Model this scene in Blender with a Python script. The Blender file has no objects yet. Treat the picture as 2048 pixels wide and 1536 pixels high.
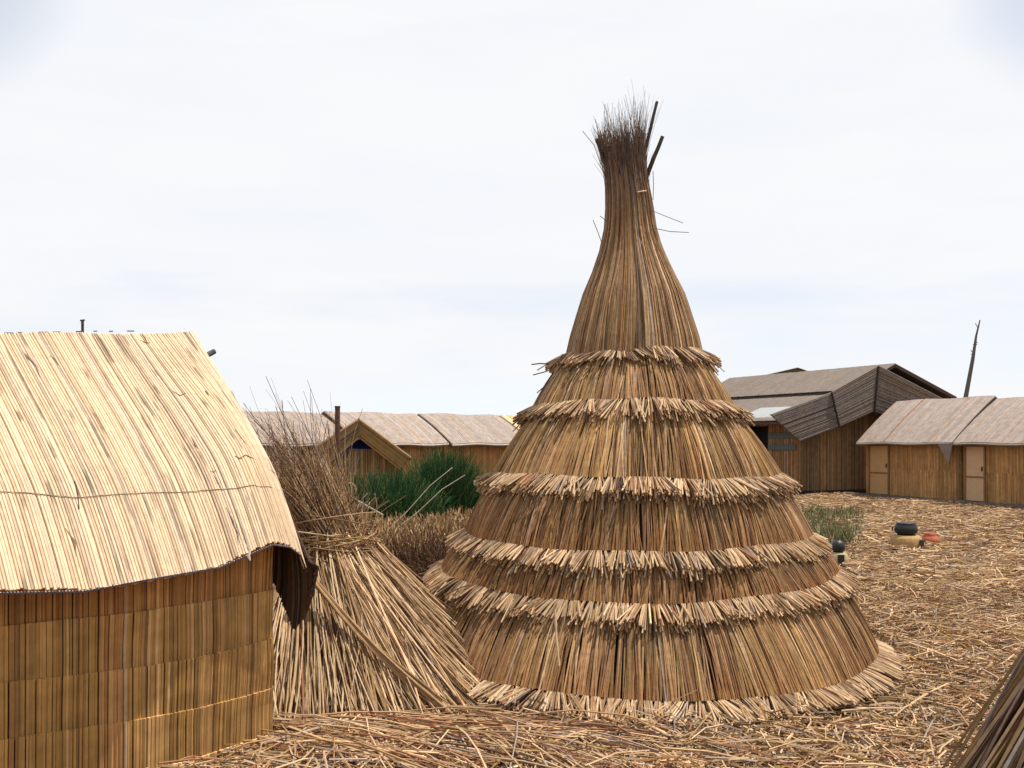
import bpy, math
import numpy as np
from math import radians, pi

rng = np.random.default_rng(7)
F, CX, HY, H = 1990.0, 1024.0, 880.0, 1.7

def px(x, y, Y):                                    # a point at depth Y metres
    return np.array([(x - CX) / F * Y, Y, H - (y - HY) / F * Y])

scene = bpy.context.scene
COL = scene.collection

# ------------------------------------------------------------------ noise
def vnoise(x, y=None, seed=0):
    x = np.asarray(x, float)
    y = np.zeros_like(x) + (0 if y is None else y)
    xi, yi = np.floor(x).astype(np.int64), np.floor(y).astype(np.int64)
    fx, fy = x - xi, y - yi
    fx, fy = fx * fx * (3 - 2 * fx), fy * fy * (3 - 2 * fy)
    def h(a, b):
        n = (a * 374761393 + b * 668265263 + seed * 1442695041) & 0xffffffff
        n = ((n ^ (n >> 13)) * 1274126177) & 0xffffffff
        return ((n ^ (n >> 16)) & 0xffff) / 65535.0
    return (h(xi, yi) * (1 - fx) + h(xi + 1, yi) * fx) * (1 - fy) + (h(xi, yi + 1) * (1 - fx) + h(xi + 1, yi + 1) * fx) * fy

def gh(x, y):                                       # height of the trampled reed floor
    return 0.07 * (vnoise(x * 0.9, y * 0.9, 3) - 0.5) + 0.04 * (vnoise(x * 2.7, y * 2.7, 5) - 0.5)

# ------------------------------------------------------------------ mesh builder
class MB:
    def __init__(s): s.v, s.c, s.f, s.n = [], [], {}, 0
    def add(s, v, c, faces):
        v = np.asarray(v, float).reshape(-1, 3); c = np.asarray(c, float)
        if c.ndim == 1: c = np.tile(c, (len(v), 1))
        s.v.append(v); s.c.append(c.reshape(-1, 3))
        for f in faces:
            f = np.asarray(f, np.int64)
            if f.ndim == 1: f = f[None]
            s.f.setdefault(f.shape[1], []).append(f + s.n)
        s.n += len(v)
    def build(s, name, mat, parent=None, loc=None, smooth=False):
        v = np.concatenate(s.v); c = np.concatenate(s.c)
        if parent is not None: org = np.array(parent['_o'])
        elif loc is not None: org = np.array(loc, float)
        else: org = np.zeros(3)
        v = v - org
        me = bpy.data.meshes.new(name)
        sizes = sorted(s.f); arrs = [np.concatenate(s.f[k]) for k in sizes]
        loops = np.concatenate([a.ravel() for a in arrs]); tot = np.concatenate([np.full(len(a), k) for k, a in zip(sizes, arrs)])
        start = np.concatenate([[0], np.cumsum(tot)[:-1]])
        me.vertices.add(len(v)); me.vertices.foreach_set('co', v.ravel().astype(np.float32))
        me.loops.add(len(loops)); me.loops.foreach_set('vertex_index', loops.astype(np.int32))
        me.polygons.add(len(tot)); me.polygons.foreach_set('loop_start', start.astype(np.int32))
        me.polygons.foreach_set('loop_total', tot.astype(np.int32))
        me.polygons.foreach_set('use_smooth', np.full(len(tot), smooth))
        a = me.color_attributes.new('col', 'FLOAT_COLOR', 'POINT')
        a.data.foreach_set('color', np.concatenate([np.clip(c * [.87, .81, .71], 0, 1), np.ones((len(c), 1))], 1).ravel().astype(np.float32))
        me.update(calc_edges=True); me.validate()
        me.materials.append(mat)
        o = bpy.data.objects.new(name, me); COL.objects.link(o)
        if parent is not None:
            o.parent = parent; o['_o'] = [float(q) for q in org]
            if parent.type == 'MESH' or parent.parent: pass
        else:
            o.location = org; o['_o'] = [float(q) for q in org]
        return o

def norm(a): return a / np.maximum(np.linalg.norm(a, axis=-1, keepdims=True), 1e-9)

def tubes(mb, P, R, C, S=4, cap=False, capcol=None, flat=1.0, ref=None):
    P = np.asarray(P, float); N, K, _ = P.shape
    R = np.broadcast_to(np.asarray(R, float).reshape((-1, 1) if np.ndim(R) == 1 else np.shape(R)), (N, K)) if np.ndim(R) else np.full((N, K), float(R))
    C = np.asarray(C, float)
    if C.ndim == 1: C = np.tile(C, (N, 1))
    if C.ndim == 2: C = np.repeat(C[:, None], K, 1)
    T = norm(np.gradient(P, axis=1))
    if ref is None: ref = norm(rng.normal(size=(N, 1, 3)))
    else: ref = np.broadcast_to(ref, (N, K, 3))
    U = norm(np.cross(T, ref)); V = np.cross(T, U)
    a = np.arange(S) * 2 * pi / S + (pi / 4 if flat != 1.0 and S == 4 else 0)
    ring = P[:, :, None] + R[:, :, None, None] * (np.cos(a)[:, None] * U[:, :, None] + flat * np.sin(a)[:, None] * V[:, :, None])
    v = ring.reshape(-1, 3); c = np.repeat(C.reshape(-1, 3), S, 0)
    n = np.arange(N)[:, None, None] * K * S; k = np.arange(K - 1)[None, :, None] * S; j = np.arange(S)[None, None]; j2 = (j + 1) % S
    q = np.stack([n + k + j, n + k + j2, n + k + S + j2, n + k + S + j], -1).reshape(-1, 4)
    faces = [q]
    mb.add(v, c, faces)
    if cap:
        for kk, rev in ((0, 1), (K - 1, 0)):
            cv = ring[:, kk].reshape(-1, 3); cc = np.repeat(C[:, kk] if capcol is None else np.broadcast_to(capcol, (N, 3)), S, 0)
            idx = np.arange(N * S).reshape(N, S)
            mb.add(cv, cc, [idx[:, ::-1] if rev else idx])

def sheet(mb, G, off, col):                         # closed slab over a grid of points
    G = np.asarray(G, float); A, B, _ = G.shape; off = np.broadcast_to(np.asarray(off, float), G.shape)
    v = np.concatenate([G.reshape(-1, 3), (G + off).reshape(-1, 3)]); n = A * B
    i = np.arange(A - 1)[:, None] * B + np.arange(B - 1)[None]; i = i.ravel()
    q = np.stack([i, i + 1, i + B + 1, i + B], -1)
    per = np.concatenate([np.arange(B - 1), np.arange(A - 1) * B + B - 1, (A - 1) * B + np.arange(B - 1, 0, -1), np.arange(A - 1, 0, -1) * B])
    p2 = np.roll(per, -1)
    mb.add(v, col, [q, q[:, ::-1] + n, np.stack([per, per + n, p2 + n, p2], -1)])

def prism(mb, poly, ext, col):                      # polygon pushed along a vector
    p = np.asarray(poly, float); e = np.asarray(ext, float); n = len(p)
    i = np.arange(n); j = (i + 1) % n
    mb.add(np.concatenate([p, p + e]), col, [i[::-1], i + n, np.stack([i, j, j + n, i + n], -1)])

def lathe(mb, c, prof, col, S=20, squash=1.0):
    a = np.arange(S) * 2 * pi / S
    v = np.array([[c[0] + r * np.cos(t), c[1] + r * np.sin(t) * squash, c[2] + z] for r, z in prof for t in a])
    K = len(prof); k = np.arange(K - 1)[:, None] * S; j = np.arange(S)[None]; j2 = (j + 1) % S
    q = np.stack([k + j, k + j2, k + S + j2, k + S + j], -1).reshape(-1, 4)
    mb.add(v, col, [q, np.arange(S)[::-1], (K - 1) * S + np.arange(S)])

def poly_eval(pts, u):                              # piecewise linear along arclength
    pts = np.asarray(pts, float); L = np.concatenate([[0], np.cumsum(np.linalg.norm(np.diff(pts[:, :2], axis=0), axis=1))]); L /= L[-1]
    return np.stack([np.interp(u, L, pts[:, k]) for k in range(pts.shape[1])], -1)

# ------------------------------------------------------------------ reed colours (albedo, linear)
TAN, PALE, OCH, RED, DRK, GRY = map(np.array, ((.34, .225, .125), (.55, .41, .28), (.29, .19, .075), (.23, .105, .06), (.06, .036, .03), (.29, .255, .255)))
def palette(N, w, jit=.12):                         # weights for TAN PALE OCH RED DRK GRY
    w = np.array(w, float); w /= w.sum()
    k = rng.choice(6, N, p=w); base = np.array([TAN, PALE, OCH, RED, DRK, GRY])[k]
    k2 = rng.choice(6, N, p=w); b2 = np.array([TAN, PALE, OCH, RED, DRK, GRY])[k2]
    t = rng.random((N, 1)) * .5
    return (base * (1 - t) + b2 * t) * (1 + jit * rng.normal(size=(N, 1)))

# ------------------------------------------------------------------ materials
def mat(name, rough=.75, spec=.2, scale=30, lo=.75, hi=1.12, bump=0.0, stretch=(1, 1, 1), stain=None, sub=0):
    m = bpy.data.materials.new(name); m.use_nodes = True; nt = m.node_tree; N, L = nt.nodes, nt.links
    p = N['Principled BSDF']; p.inputs['Roughness'].default_value = rough; p.inputs['Specular IOR Level'].default_value = spec
    at = N.new('ShaderNodeAttribute'); at.attribute_name = 'col'
    tc = N.new('ShaderNodeTexCoord'); mp = N.new('ShaderNodeMapping'); mp.inputs['Scale'].default_value = stretch
    L.new(tc.outputs['Object'], mp.inputs['Vector'])
    nz = N.new('ShaderNodeTexNoise'); nz.inputs['Scale'].default_value = scale; nz.inputs['Detail'].default_value = 5; nz.inputs['Roughness'].default_value = .65
    L.new(mp.outputs[0], nz.inputs['Vector'])
    mr = N.new('ShaderNodeMapRange'); mr.inputs[1].default_value = .3; mr.inputs[2].default_value = .7; mr.inputs[3].default_value = lo; mr.inputs[4].default_value = hi
    L.new(nz.outputs['Fac'], mr.inputs[0])
    mx = N.new('ShaderNodeVectorMath'); mx.operation = 'SCALE'; L.new(at.outputs['Color'], mx.inputs[0]); L.new(mr.outputs[0], mx.inputs['Scale'])
    out = mx.outputs[0]
    if stain:
        n2 = N.new('ShaderNodeTexNoise'); n2.inputs['Scale'].default_value = stain[0]; n2.inputs['Detail'].default_value = 7; n2.inputs['Roughness'].default_value = .7
        L.new(tc.outputs['Object'], n2.inputs['Vector'])
        r2 = N.new('ShaderNodeMapRange'); r2.inputs[1].default_value = stain[1]; r2.inputs[2].default_value = stain[1] + .06; L.new(n2.outputs['Fac'], r2.inputs[0])
        mm = N.new('ShaderNodeMix'); mm.data_type = 'RGBA'; L.new(r2.outputs[0], mm.inputs['Factor']); L.new(out, mm.inputs['A']); mm.inputs['B'].default_value = (*stain[2], 1)
        out = mm.outputs['Result']
    L.new(out, p.inputs['Base Color'])
    if bump:
        b = N.new('ShaderNodeBump'); b.inputs['Strength'].default_value = bump; b.inputs['Distance'].default_value = .02; L.new(nz.outputs['Fac'], b.inputs['Height']); L.new(b.outputs[0], p.inputs['Normal'])
    return m
M_REED = mat('reed', scale=28, lo=.72, hi=1.15)
M_ROOF = mat('roof_reed', rough=.6, spec=.25, scale=30, lo=.86, hi=1.08, stain=(11, .70, (.3, .23, .16)))
M_WALL = mat('wall_reed', rough=.55, spec=.3, scale=10, lo=.75, hi=1.15, stain=(9, .70, (.1, .05, .03)))
M_FAR = mat('weathered_reed', scale=6, lo=.75, hi=1.15)
M_STRAW = mat('loose_straw', scale=14, lo=.8, hi=1.15)
M_WOOD = mat('old_wood', scale=18, lo=.6, hi=1.2, bump=.4)
M_LEAF = mat('green_stem', rough=.5, scale=5, lo=.6, hi=1.2)
M_CLAY = mat('clay', scale=22, lo=.8, hi=1.1, bump=.5)
M_SOOT = mat('sooty_metal', rough=.45, spec=.4, scale=20, lo=.7, hi=1.3)
M_CLOTH = mat('painted_panel', rough=.7, scale=4, lo=.9, hi=1.05)
M_GROUND = mat('reed_floor', rough=.9, spec=.1, scale=9, lo=.45, hi=1.3, bump=1.0, stretch=(1, 2.2, 1))

# ------------------------------------------------------------------ tagging
def tag(o, label=None, cat=None, group=None, kind=None):
    for k, v in (('label', label), ('category', cat), ('group', group), ('kind', kind)):
        if v: o[k] = v
    return o
def thing(name, loc, label, cat, group=None):
    o = bpy.data.objects.new(name, None); o.location = loc; o.empty_display_size = .2; COL.objects.link(o)
    o['_o'] = [float(q) for q in loc]
    return tag(o, label, cat, group)

# ================================================================== GROUND AND WATER
g = MB(); xs = np.concatenate([np.linspace(-60, -9, 18), np.linspace(-8.5, 14, 150), np.linspace(15, 70, 18)])
ys = np.concatenate([np.linspace(-30, 2, 10), np.linspace(2.5, 16, 110), np.linspace(16.4, 34, 60), np.linspace(36, 75, 14)])
X, Y = np.meshgrid(xs, ys, indexing='ij'); Z = gh(X, Y) - .02
G = np.stack([X, Y, Z], -1); A, B, _ = G.shape
i = (np.arange(A - 1)[:, None] * B + np.arange(B - 1)[None]).ravel()
pn = vnoise(X * .5, Y * .5, 9)[..., None]
gc = np.array([.20, .12, .06]) * (1 - pn) + np.array([.30, .20, .11]) * pn
g.add(G.reshape(-1, 3), gc.reshape(-1, 3), [np.stack([i, i + B, i + B + 1, i + 1], -1)])
tag(g.build('ground', M_GROUND), kind='structure')

w = MB(); w.add([[-4000, -4000, -.25], [4000, -4000, -.25], [4000, 4000, -.25], [-4000, 4000, -.25]], [.05, .08, .1], [[0, 1, 2, 3]])
mw = mat('lake', rough=.12, spec=.5, scale=1.5, lo=.9, hi=1.1, bump=.2)
tag(w.build('water', mw), kind='structure')

# ================================================================== LOOSE STRAW
def straw(n, y0, y1, spread, lmin, lmax, rad, wts, ori=None, lift=.05, tone=1.06, xr=None, power=1.0, tilt=.13, bend=.06, K=3):
    t = rng.random(n); Yc = y0 + (y1 - y0) * t ** power
    if xr is None: Xc = (rng.random(n) * 2 - 1) * (spread[0] * Yc + spread[1])
    else: Xc = xr[0] + (xr[1] - xr[0]) * rng.random(n)
    th = rng.random(n) * 2 * pi if ori is None else ori[0] + ori[1] * rng.normal(size=n)
    # stray direction field so that straws lie in drifts
    th = th + 1.5 * (vnoise(Xc * .8, Yc * .8, 21) - .5)
    L = lmin + (lmax - lmin) * rng.random(n) ** 2
    pit = rng.normal(size=n) * tilt
    D = np.stack([np.cos(th) * np.cos(pit), np.sin(th) * np.cos(pit), np.sin(pit)], -1)
    clump = vnoise(Xc * 3, Yc * 3, 33)
    C0 = np.stack([Xc, Yc, gh(Xc, Yc) + lift * rng.random(n) * (.3 + 1.2 * clump)], -1)
    s = np.linspace(-.5, .5, K)
    P = C0[:, None] + D[:, None] * (L[:, None] * s)[..., None]
    side = np.stack([-np.sin(th), np.cos(th), np.zeros(n)], -1)
    P += side[:, None] * ((bend * L * rng.normal(size=n))[:, None] * (1 - 4 * s ** 2))[..., None]
    P[..., 2] += (np.abs(bend * L * rng.normal(size=n)))[:, None] * (1 - 4 * s ** 2) * .6
    P[..., 2] = np.maximum(P[..., 2], gh(P[..., 0], P[..., 1]) - .005)
    R = rad * (.6 + .8 * rng.random(n))
    C = palette(n, wts) * tone * (.8 + .45 * clump)[:, None]
    return P, R, C
GW = (5, 5, 1.5, 1.5, 1.1, 1.8)
m = MB()
P, R, C = straw(64000, 4.2, 11.5, (.62, 1.0), .05, .34, .0042, GW, power=1.15, tilt=.2); tubes(m, P, R, C, S=3)
P, R, C = straw(6500, 3.0, 11.5, (.62, 1.0), .15, .6, .0046, (4, 5, 1.5, 3.4, .8, 1), lift=.08, tilt=.16); tubes(m, P, R, C, S=4)
tag(m.build('straw_litter', M_STRAW), 'dry broken reed stalks strewn over the floor of the yard around the conical hut', 'straw', kind='stuff')
m = MB()
P, R, C = straw(95000, 11, 31, (.56, 1.5), .08, .42, .0062, GW, lift=.06, power=.8, K=2, tone=1.1); tubes(m, P, R, C, S=3)
tag(m.build('straw_litter', M_STRAW), 'fine tan straw covering the far floor in front of the distant huts', 'straw', kind='stuff')
m = MB()
P, R, C = straw(1500, 5.05, 6.15, None, .3, 1.3, .0042, (4, 5, 1, 4, 1.2, 1.5), ori=(-.45, .3), lift=.05, xr=(-1.15, .5), tilt=.04, bend=.05, K=5); tubes(m, P, R, C, S=4)
tag(m.build('long_straw', M_STRAW), 'long pinkish reeds lying flat side by side along the bottom edge, right of the near wall', 'straw', kind='stuff')

# ================================================================== CONICAL HUT
CC = np.array([.969, 7.9, 0.])
hut = thing('conical_hut', CC, 'tall tiered conical hut thatched with dry reeds, bushy tuft and poles at its tip', 'hut')
TI = [(.53, 2.385), (.79, 1.986), (1.12, 1.444), (1.35, .976), (1.54, .646), (1.83, .12)]     # tied seams: radius, height
WT = [(5, 1.4, 2.0, 2.0, .6, 1.0), (4, .8, 3, 1.1, .5, .5), (4, .9, 3.4, .8, .4, .4), (4, .8, 2.6, 1.7, 1.1, .3), (4, .6, 2.6, 2.1, .9, .3), (4.5, 1.1, 2.4, 2.0, 1.0, .3)]
def ringpos(th, r, h):
    return np.stack([CC[0] + r * np.sin(th), CC[1] - r * np.cos(th), h + np.zeros_like(th)], -1)
def wob(th, k):                                     # the rings are not perfectly round or level
    return (0 if k != 5 else .11 * np.cos(th) - .085 * np.sin(th) ** 2) + .018 * np.sin(3 * th + k) + .012 * np.sin(7 * th + 2.3 * k), .012 * np.sin(2 * th + 1.7 * k) + .006 * np.sin(9 * th + k) + (.085 if k >= 4 else 0) * np.sin(th) ** 2
def pol(P):                                         # cylinder coords -> world, array (...,3) of th,r,h
    return np.stack([CC[0] + P[..., 1] * np.sin(P[..., 0]), CC[1] - P[..., 1] * np.cos(P[..., 0]), P[..., 2]], -1)

def fringe(k, r1, h1, ground=False):
    m = MB(); circ = 2 * pi * r1
    nb = int(circ / .085)                            # small tied bunches
    edges = np.sort(rng.random(nb)) * 2 * pi
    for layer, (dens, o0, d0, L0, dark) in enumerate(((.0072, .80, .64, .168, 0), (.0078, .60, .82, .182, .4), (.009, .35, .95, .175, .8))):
        n = int(circ / dens); th = rng.random(n) * 2 * pi
        b = np.searchsorted(edges, th) % nb; bc = (edges[b] + np.where(b > 0, edges[b - 1], edges[-1] - 2 * pi)) / 2
        dth = (th - bc + pi) % (2 * pi) - pi; dth = np.clip(dth, -.2, .2)
        th0 = th
        fan = rng.normal(size=n) * .075 + dth * r1 * 3.4 + (vnoise(b * 1.7 + .5, seed=41 + k) - .5) * .30 + .16 * np.sin(th)   # sideways swing of the loose ends
        bl = .86 + .28 * vnoise(b * 2.1 + .3, seed=k + 50)
        L = L0 * bl * (.80 + .3 * rng.random(n)); L[rng.random(n) < .02] *= 1.3
        up = (vnoise(b * 1.3 + .7, seed=60 + k) - .5) * .22 + rng.normal(size=n) * .06
        if ground: o = o0 + .15 + up * .3; d = d0 * .6; L = L * (.85 + .35 * np.cos(th))
        else: o, d = o0 + up, d0 - up
        nn = np.hypot(o, d); o, d = o / nn, d / nn
        rr, hh = wob(th0, k)
        s = np.array([0, .35, 1.0])
        Q = np.zeros((n, 3, 3))
        Q[..., 0] = th0[:, None] + (fan * L / r1 * 1.1)[:, None] * s
        Q[..., 1] = (r1 + rr - .012 * layer + rng.normal(size=n) * .004)[:, None] + (o * L)[:, None] * s
        Q[..., 2] = (h1 + hh - .012 * layer)[:, None] - (d * L)[:, None] * s ** 1.12
        P = pol(Q)
        if ground: P[..., 2] = np.maximum(P[..., 2], gh(P[..., 0], P[..., 1]) + .015 + .035 * rng.random((n, 1)))
        lightw = (3.4, 6, .4, 2.2, .6, .8) if k else (3, 6, .4, 2.4, .5, 1.2)
        c = palette(n, lightw) * (1 - .30 * dark) * 1.08  # under layers toned darker: shade below the fringe painted into the reeds
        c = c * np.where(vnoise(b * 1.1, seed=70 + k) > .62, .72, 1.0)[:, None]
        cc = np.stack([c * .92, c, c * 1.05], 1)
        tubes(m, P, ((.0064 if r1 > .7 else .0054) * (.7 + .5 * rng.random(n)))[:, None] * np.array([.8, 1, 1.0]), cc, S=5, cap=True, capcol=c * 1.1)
    return m

def core(m, prof, k, col=(.05, .03, .02)):
    prof = np.array(prof); th = np.linspace(0, 2 * pi, 73)[:-1]
    v = np.array([pol(np.stack([th, np.full(72, r), np.full(72, h)], -1)) for r, h in prof]).reshape(-1, 3)
    K = len(prof); kk = np.arange(K - 1)[:, None] * 72; j = np.arange(72)[None]; j2 = (j + 1) % 72
    m.add(v, np.array(col), [np.stack([kk + j, kk + j2, kk + 72 + j2, kk + 72 + j], -1).reshape(-1, 4)])

# upper cone: seam .. neck .. tip
UP = np.array([(2.385, .53, 0), (2.50, .50, 0), (2.85, .393, -.004), (3.05, .30, -.012), (3.256, .220, -.024), (3.36, .196, -.03), (3.447, .186, -.032), (3.605, .170, -.04), (3.80, .155, -.064), (3.96, .168, -.083), (4.12, .19, -.10), (4.35, .23, -.11)])
def up_eval(h): return np.interp(h, UP[:, 0], UP[:, 1]), np.interp(h, UP[:, 0], UP[:, 2])
m = MB(); n = 4300
th = rng.random(n) * 2 * pi; K = 11
top = 3.55 + .62 * rng.random(n) ** 1.1; top[:500] = 3.2 + .35 * rng.random(500)
s = np.linspace(0, 1, K); hs = 2.36 + (top[:, None] - 2.36) * s
r, sh = up_eval(hs); lay = rng.random(n) ** 1.5 * .035
bund = vnoise(th * 9, seed=11)
r = r - lay[:, None] + .012 * (bund[:, None] - .5) + .006 * rng.normal(size=(n, 1))
tht = th[:, None] + .10 * (vnoise(th * 3, seed=13)[:, None] - .5) * s + .09 * rng.normal(size=(n, 1)) * (s - .3)
P = pol(np.stack([tht, r, hs], -1)); P[..., 0] += sh
c = palette(n, WT[0]) * (.72 + .38 * vnoise(th * 30, seed=17) + .2 * rng.random(n))[:, None] * 1.0
mot = vnoise(th[:, None] * 5 + s * 2, hs * 3, 19)[..., None]
cc = c[:, None] * (.8 + .4 * mot)
grey = np.clip((hs - 3.35) / .5, 0, 1)[..., None] * .75
cc = cc * (1 - grey) + np.array([.20, .145, .14]) * grey * (.8 + .4 * rng.random((n, 1, 1)))
rad = .0064 * (.6 + .7 * rng.random(n)); RR = rad[:, None] * np.interp(hs, [2.4, 3.25, 4], [1, .6, .38]) * (1 - .6 * np.clip((s - .85) / .15, 0, 1))
tubes(m, P, RR, cc, S=4)
core(m, [(r - .045, h) for h, r, _ in UP[:8]], 0)
t0 = m.build('thatch_cone', M_REED, hut)
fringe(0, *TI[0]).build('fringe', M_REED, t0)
for k in range(1, 6):
    (ra, ha), (rb, hb) = TI[k - 1], TI[k]
    m = MB(); n = int(2 * pi * rb / .0036); th = rng.random(n) * 2 * pi; K = 8
    s = np.linspace(0, 1, K); Lh = ha - hb
    w0 = wob(th, k - 1); w1 = wob(th, k)
    ra2 = ra - .05
    lay = rng.random(n) ** 1.6 * .03
    nbun = int(2 * pi * rb / .16); bid = np.floor(th / (2 * pi) * nbun + .6 * vnoise(th * 20, seed=80 + k)).astype(int)
    bun = vnoise(bid * 1.37 + .2, seed=k + 20)
    r = ra2 + (rb - ra2) * s ** .92 + (.014 + .016 * bun[:, None]) * np.sin(pi * s ** .9)
    r = r + (w0[0][:, None] * (1 - s) + w1[0][:, None] * s) - lay[:, None]
    h = ha - Lh * s + (w0[1][:, None] * (1 - s) + w1[1][:, None] * s)
    tht = th[:, None] + (.05 * (vnoise(th * 6, seed=k)[:, None] - .5) + .030 * rng.normal(size=(n, 1))) * (s - 1) / rb
    P = pol(np.stack([tht, r, h], -1))
    bt = .72 + .5 * bun
    c = (palette(n, np.array(WT[k]) + [0, 0, .6, .4, 1.0, .1]) * .92 + .08 * np.array([.34, .215, .10])) * (bt * (.8 + .4 * rng.random(n)) * (.8 + .35 * vnoise(th * 22, seed=k + 7)))[:, None] * np.ones((n, 1)) * np.array([1.06, 1.03, .99]) * (1.08, 1.12, 1.12, 1.02, .98, 1.0)[k]
    redb = np.where(vnoise(bid * 2.9 + .1, seed=k + 90) > .62, 1, 0)[:, None]
    c = c * (1 - .45 * redb) + np.array([.20, .105, .055]) * .45 * redb * (.6 + .8 * rng.random((n, 1)))
    foot = np.clip((s - .5) / .5, 0, 1)[None, :, None] * (.7 if k >= 3 else .2) * rng.random((n, 1, 1))
    cc = c[:, None] * (1 - foot) + np.array([.34, .15, .055]) * foot
    tubes(m, P, .0056 * (.6 + .8 * rng.random(n)), cc, S=4)
    # a few stray stalks across the layer
    core(m, [(ra2 - .05, ha + .02), ((ra2 + rb) / 2 - .03, (ha + hb) / 2), (rb - .05, hb), (rb - .12, max(hb - .12, -.02))], k)
    t = m.build('thatch_tier', M_REED, hut)
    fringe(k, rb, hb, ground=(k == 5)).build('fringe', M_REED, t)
# tuft of wispy ends
m = MB(); n = 900; th = rng.random(n) * 2 * pi; K = 6; s = np.linspace(0, 1, K)
top = 3.93 + .46 * rng.random(n) ** 1.6 * (.45 + .9 * vnoise(th * 2.2, seed=99)); h0 = 3.5
hs = h0 + (top[:, None] - h0) * s; r, sh = up_eval(hs)
spl = rng.normal(size=n) * .05
r = r * (.35 + .65 * rng.random((n, 1)) ** .5) + spl[:, None] * s ** 2
P = pol(np.stack([th[:, None] + .5 * rng.normal(size=(n, 1)) * s ** 2, r, hs], -1)); P[..., 0] += sh
tubes(m, P, (.0042 * (.5 + .6 * rng.random(n)))[:, None] * (1 - .72 * s), palette(n, (1, .3, .3, 2.5, 2.2, 4)) * .62, S=3)
m.build('tuft', M_REED, hut)
for (x0, y0, x1, y1, ra, rb, dy) in ((1284, 330, 1314, 203, .016, .012, -.02), (1290, 360, 1326, 272, .02, .015, -.06), (1218, 350, 1193, 277, .018, .014, -.1), (1224, 360, 1217, 290, .018, .015, -.12), (1257, 420, 1256, 264, .016, .013, -.2)):
    m = MB(); a, b = px(x0, y0, 7.95), px(x1, y1, 7.88 + dy); s = np.linspace(0, 1, 5)[:, None]
    Pp = a + (b - a) * s + rng.normal(size=(5, 3)) * .0015
    tubes(m, Pp[None], np.linspace(ra, rb, 5)[None], np.array([.10, .09, .09]), S=8, cap=True); m.build('pole', M_WOOD, hut)
m = MB()
for pts in (((1303, 421), (1330, 432), (1366, 446)), ((1306, 456), (1340, 463), (1378, 465)), ((1306, 400), (1307, 370), (1306, 342)), ((1214, 443), (1200, 432)), ((1204, 487), (1195, 462), (1186, 440)), ((1202, 330), (1188, 290), (1165, 262)), ((1100, 728), (1080, 727), (1063, 729)), ((1108, 738), (1085, 745), (1066, 750)), ((1110, 752), (1092, 770), (1074, 786))):
    q = [px(x, y, 7.75) for x, y in pts]; q = np.array(q); u = np.linspace(0, 1, len(q)); uu = np.linspace(0, 1, 5)
    q = np.stack([np.interp(uu, u, q[:, k]) for k in range(3)], -1); m = MB(); tubes(m, q[None], .005 if pts[0][0] < 1120 else .0028, np.array([.12, .09, .08]), S=4); m.build('stray_stalk', M_REED, hut)
m = MB(); u = np.linspace(.25, .72, 8); q = np.array([[CC[0] - .04 + .180 * np.sin(a), 7.9 - .190 * np.cos(a), 3.605 + .04 * np.sin(a * 1.6)] for a in u])
tubes(m, q[None], .005, np.array([.7, .5, .4]), S=5); m.build('tie', M_REED, hut)
m = MB(); q = np.array([px(1110, 1222, 6.12), px(1112, 1270, 6.08), px(1118, 1332, 6.02)]); tubes(m, q[None], .008, PALE, S=5, cap=True)
tag(m.build('reed_stalk', M_REED, loc=q[2]), 'single pale reed stalk leaning upright against the lowest tier, left of centre', 'reed')

# ================================================================== NEAR HUT (left)
EV = [(-4.05, 3.35, 1.05), (-2.85, 4.0, 1.03), (-2.233, 4.34, 1.035)]
def ep(x, y, Yd): p = px(x, y, Yd); return tuple(p)
EV += [ep(170, 1181, 4.53), ep(294, 1158, 4.706), ep(440, 1133, 5.03), ep(500, 1107, 5.16), ep(545, 1088, 5.27), ep(578, 1093, 5.36), ep(600, 1110, 5.44), ep(612, 1142, 5.49)]
RD = [(-4.85, 4.1, 2.2), (-3.15, 5.30, 2.25), (-2.62, 5.79, 2.315), (-2.03, 6.33, 2.385)]
BV, BZ = [0, .25, .5, .75, .9, 1], [0, .07, .146, .18, .10, 0]
def bulge(v):
    f = np.linspace(0, 1, 61); z = np.interp(f, BV, BZ); z = np.convolve(np.pad(z, 3, mode='reflect', reflect_type='odd'), np.ones(7) / 7, 'valid'); return np.interp(v, f, z)
def roof(u, v, back=False):
    R = poly_eval(RD, u); E = poly_eval(EV, u)
    if back: E = np.concatenate([2 * R[..., :2] - E[..., :2], np.full(R.shape[:-1] + (1,), 1.1)], -1)
    v = v[..., None]; p = R * (1 - v) + E * v; p[..., 2] += bulge(v[..., 0]) * np.interp(u, [0, .7, .95, 1], [.6, .7, 1, 1]) + .010 * np.sin(u * 19 + 3 * v[..., 0])
    return p
def reedmat(m, fn, N, K, rad, col, S=4, flat=.6, jit=.0, cap=True, overlap=1.0, ends=.0):
    u = (np.arange(N) + .5) / N + rng.normal(size=N) * .12 / N
    lo = ends * rng.random(N) * .3; hi = 1 + ends * (rng.random(N) - .5)
    s = np.linspace(0, 1, K); v = lo[:, None] + (hi - lo)[:, None] * s
    P = fn(np.repeat(u[:, None], K, 1), v)
    if jit: P = P + jit * rng.normal(size=(N, 1, 3))
    Tt = np.gradient(P, axis=1); du = fn(np.repeat(u[:, None] + .01, K, 1), v) - fn(np.repeat(u[:, None], K, 1), v)
    nrm = norm(np.cross(Tt, du))
    tubes(m, P, rad * (.8 + .4 * rng.random(N)), col, S=S, cap=cap, ref=nrm)
lh = thing('reed_hut', (-2.6, 5.3, 0), 'near hut with a bright cream reed mat roof and shaded golden reed walls', 'hut')
def roofcol(N, w=(2, 9, .8, .7, .12, .5), k=1.22):
    c = palette(N, w, .06) * k; return c
N = 250; m = MB()
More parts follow.
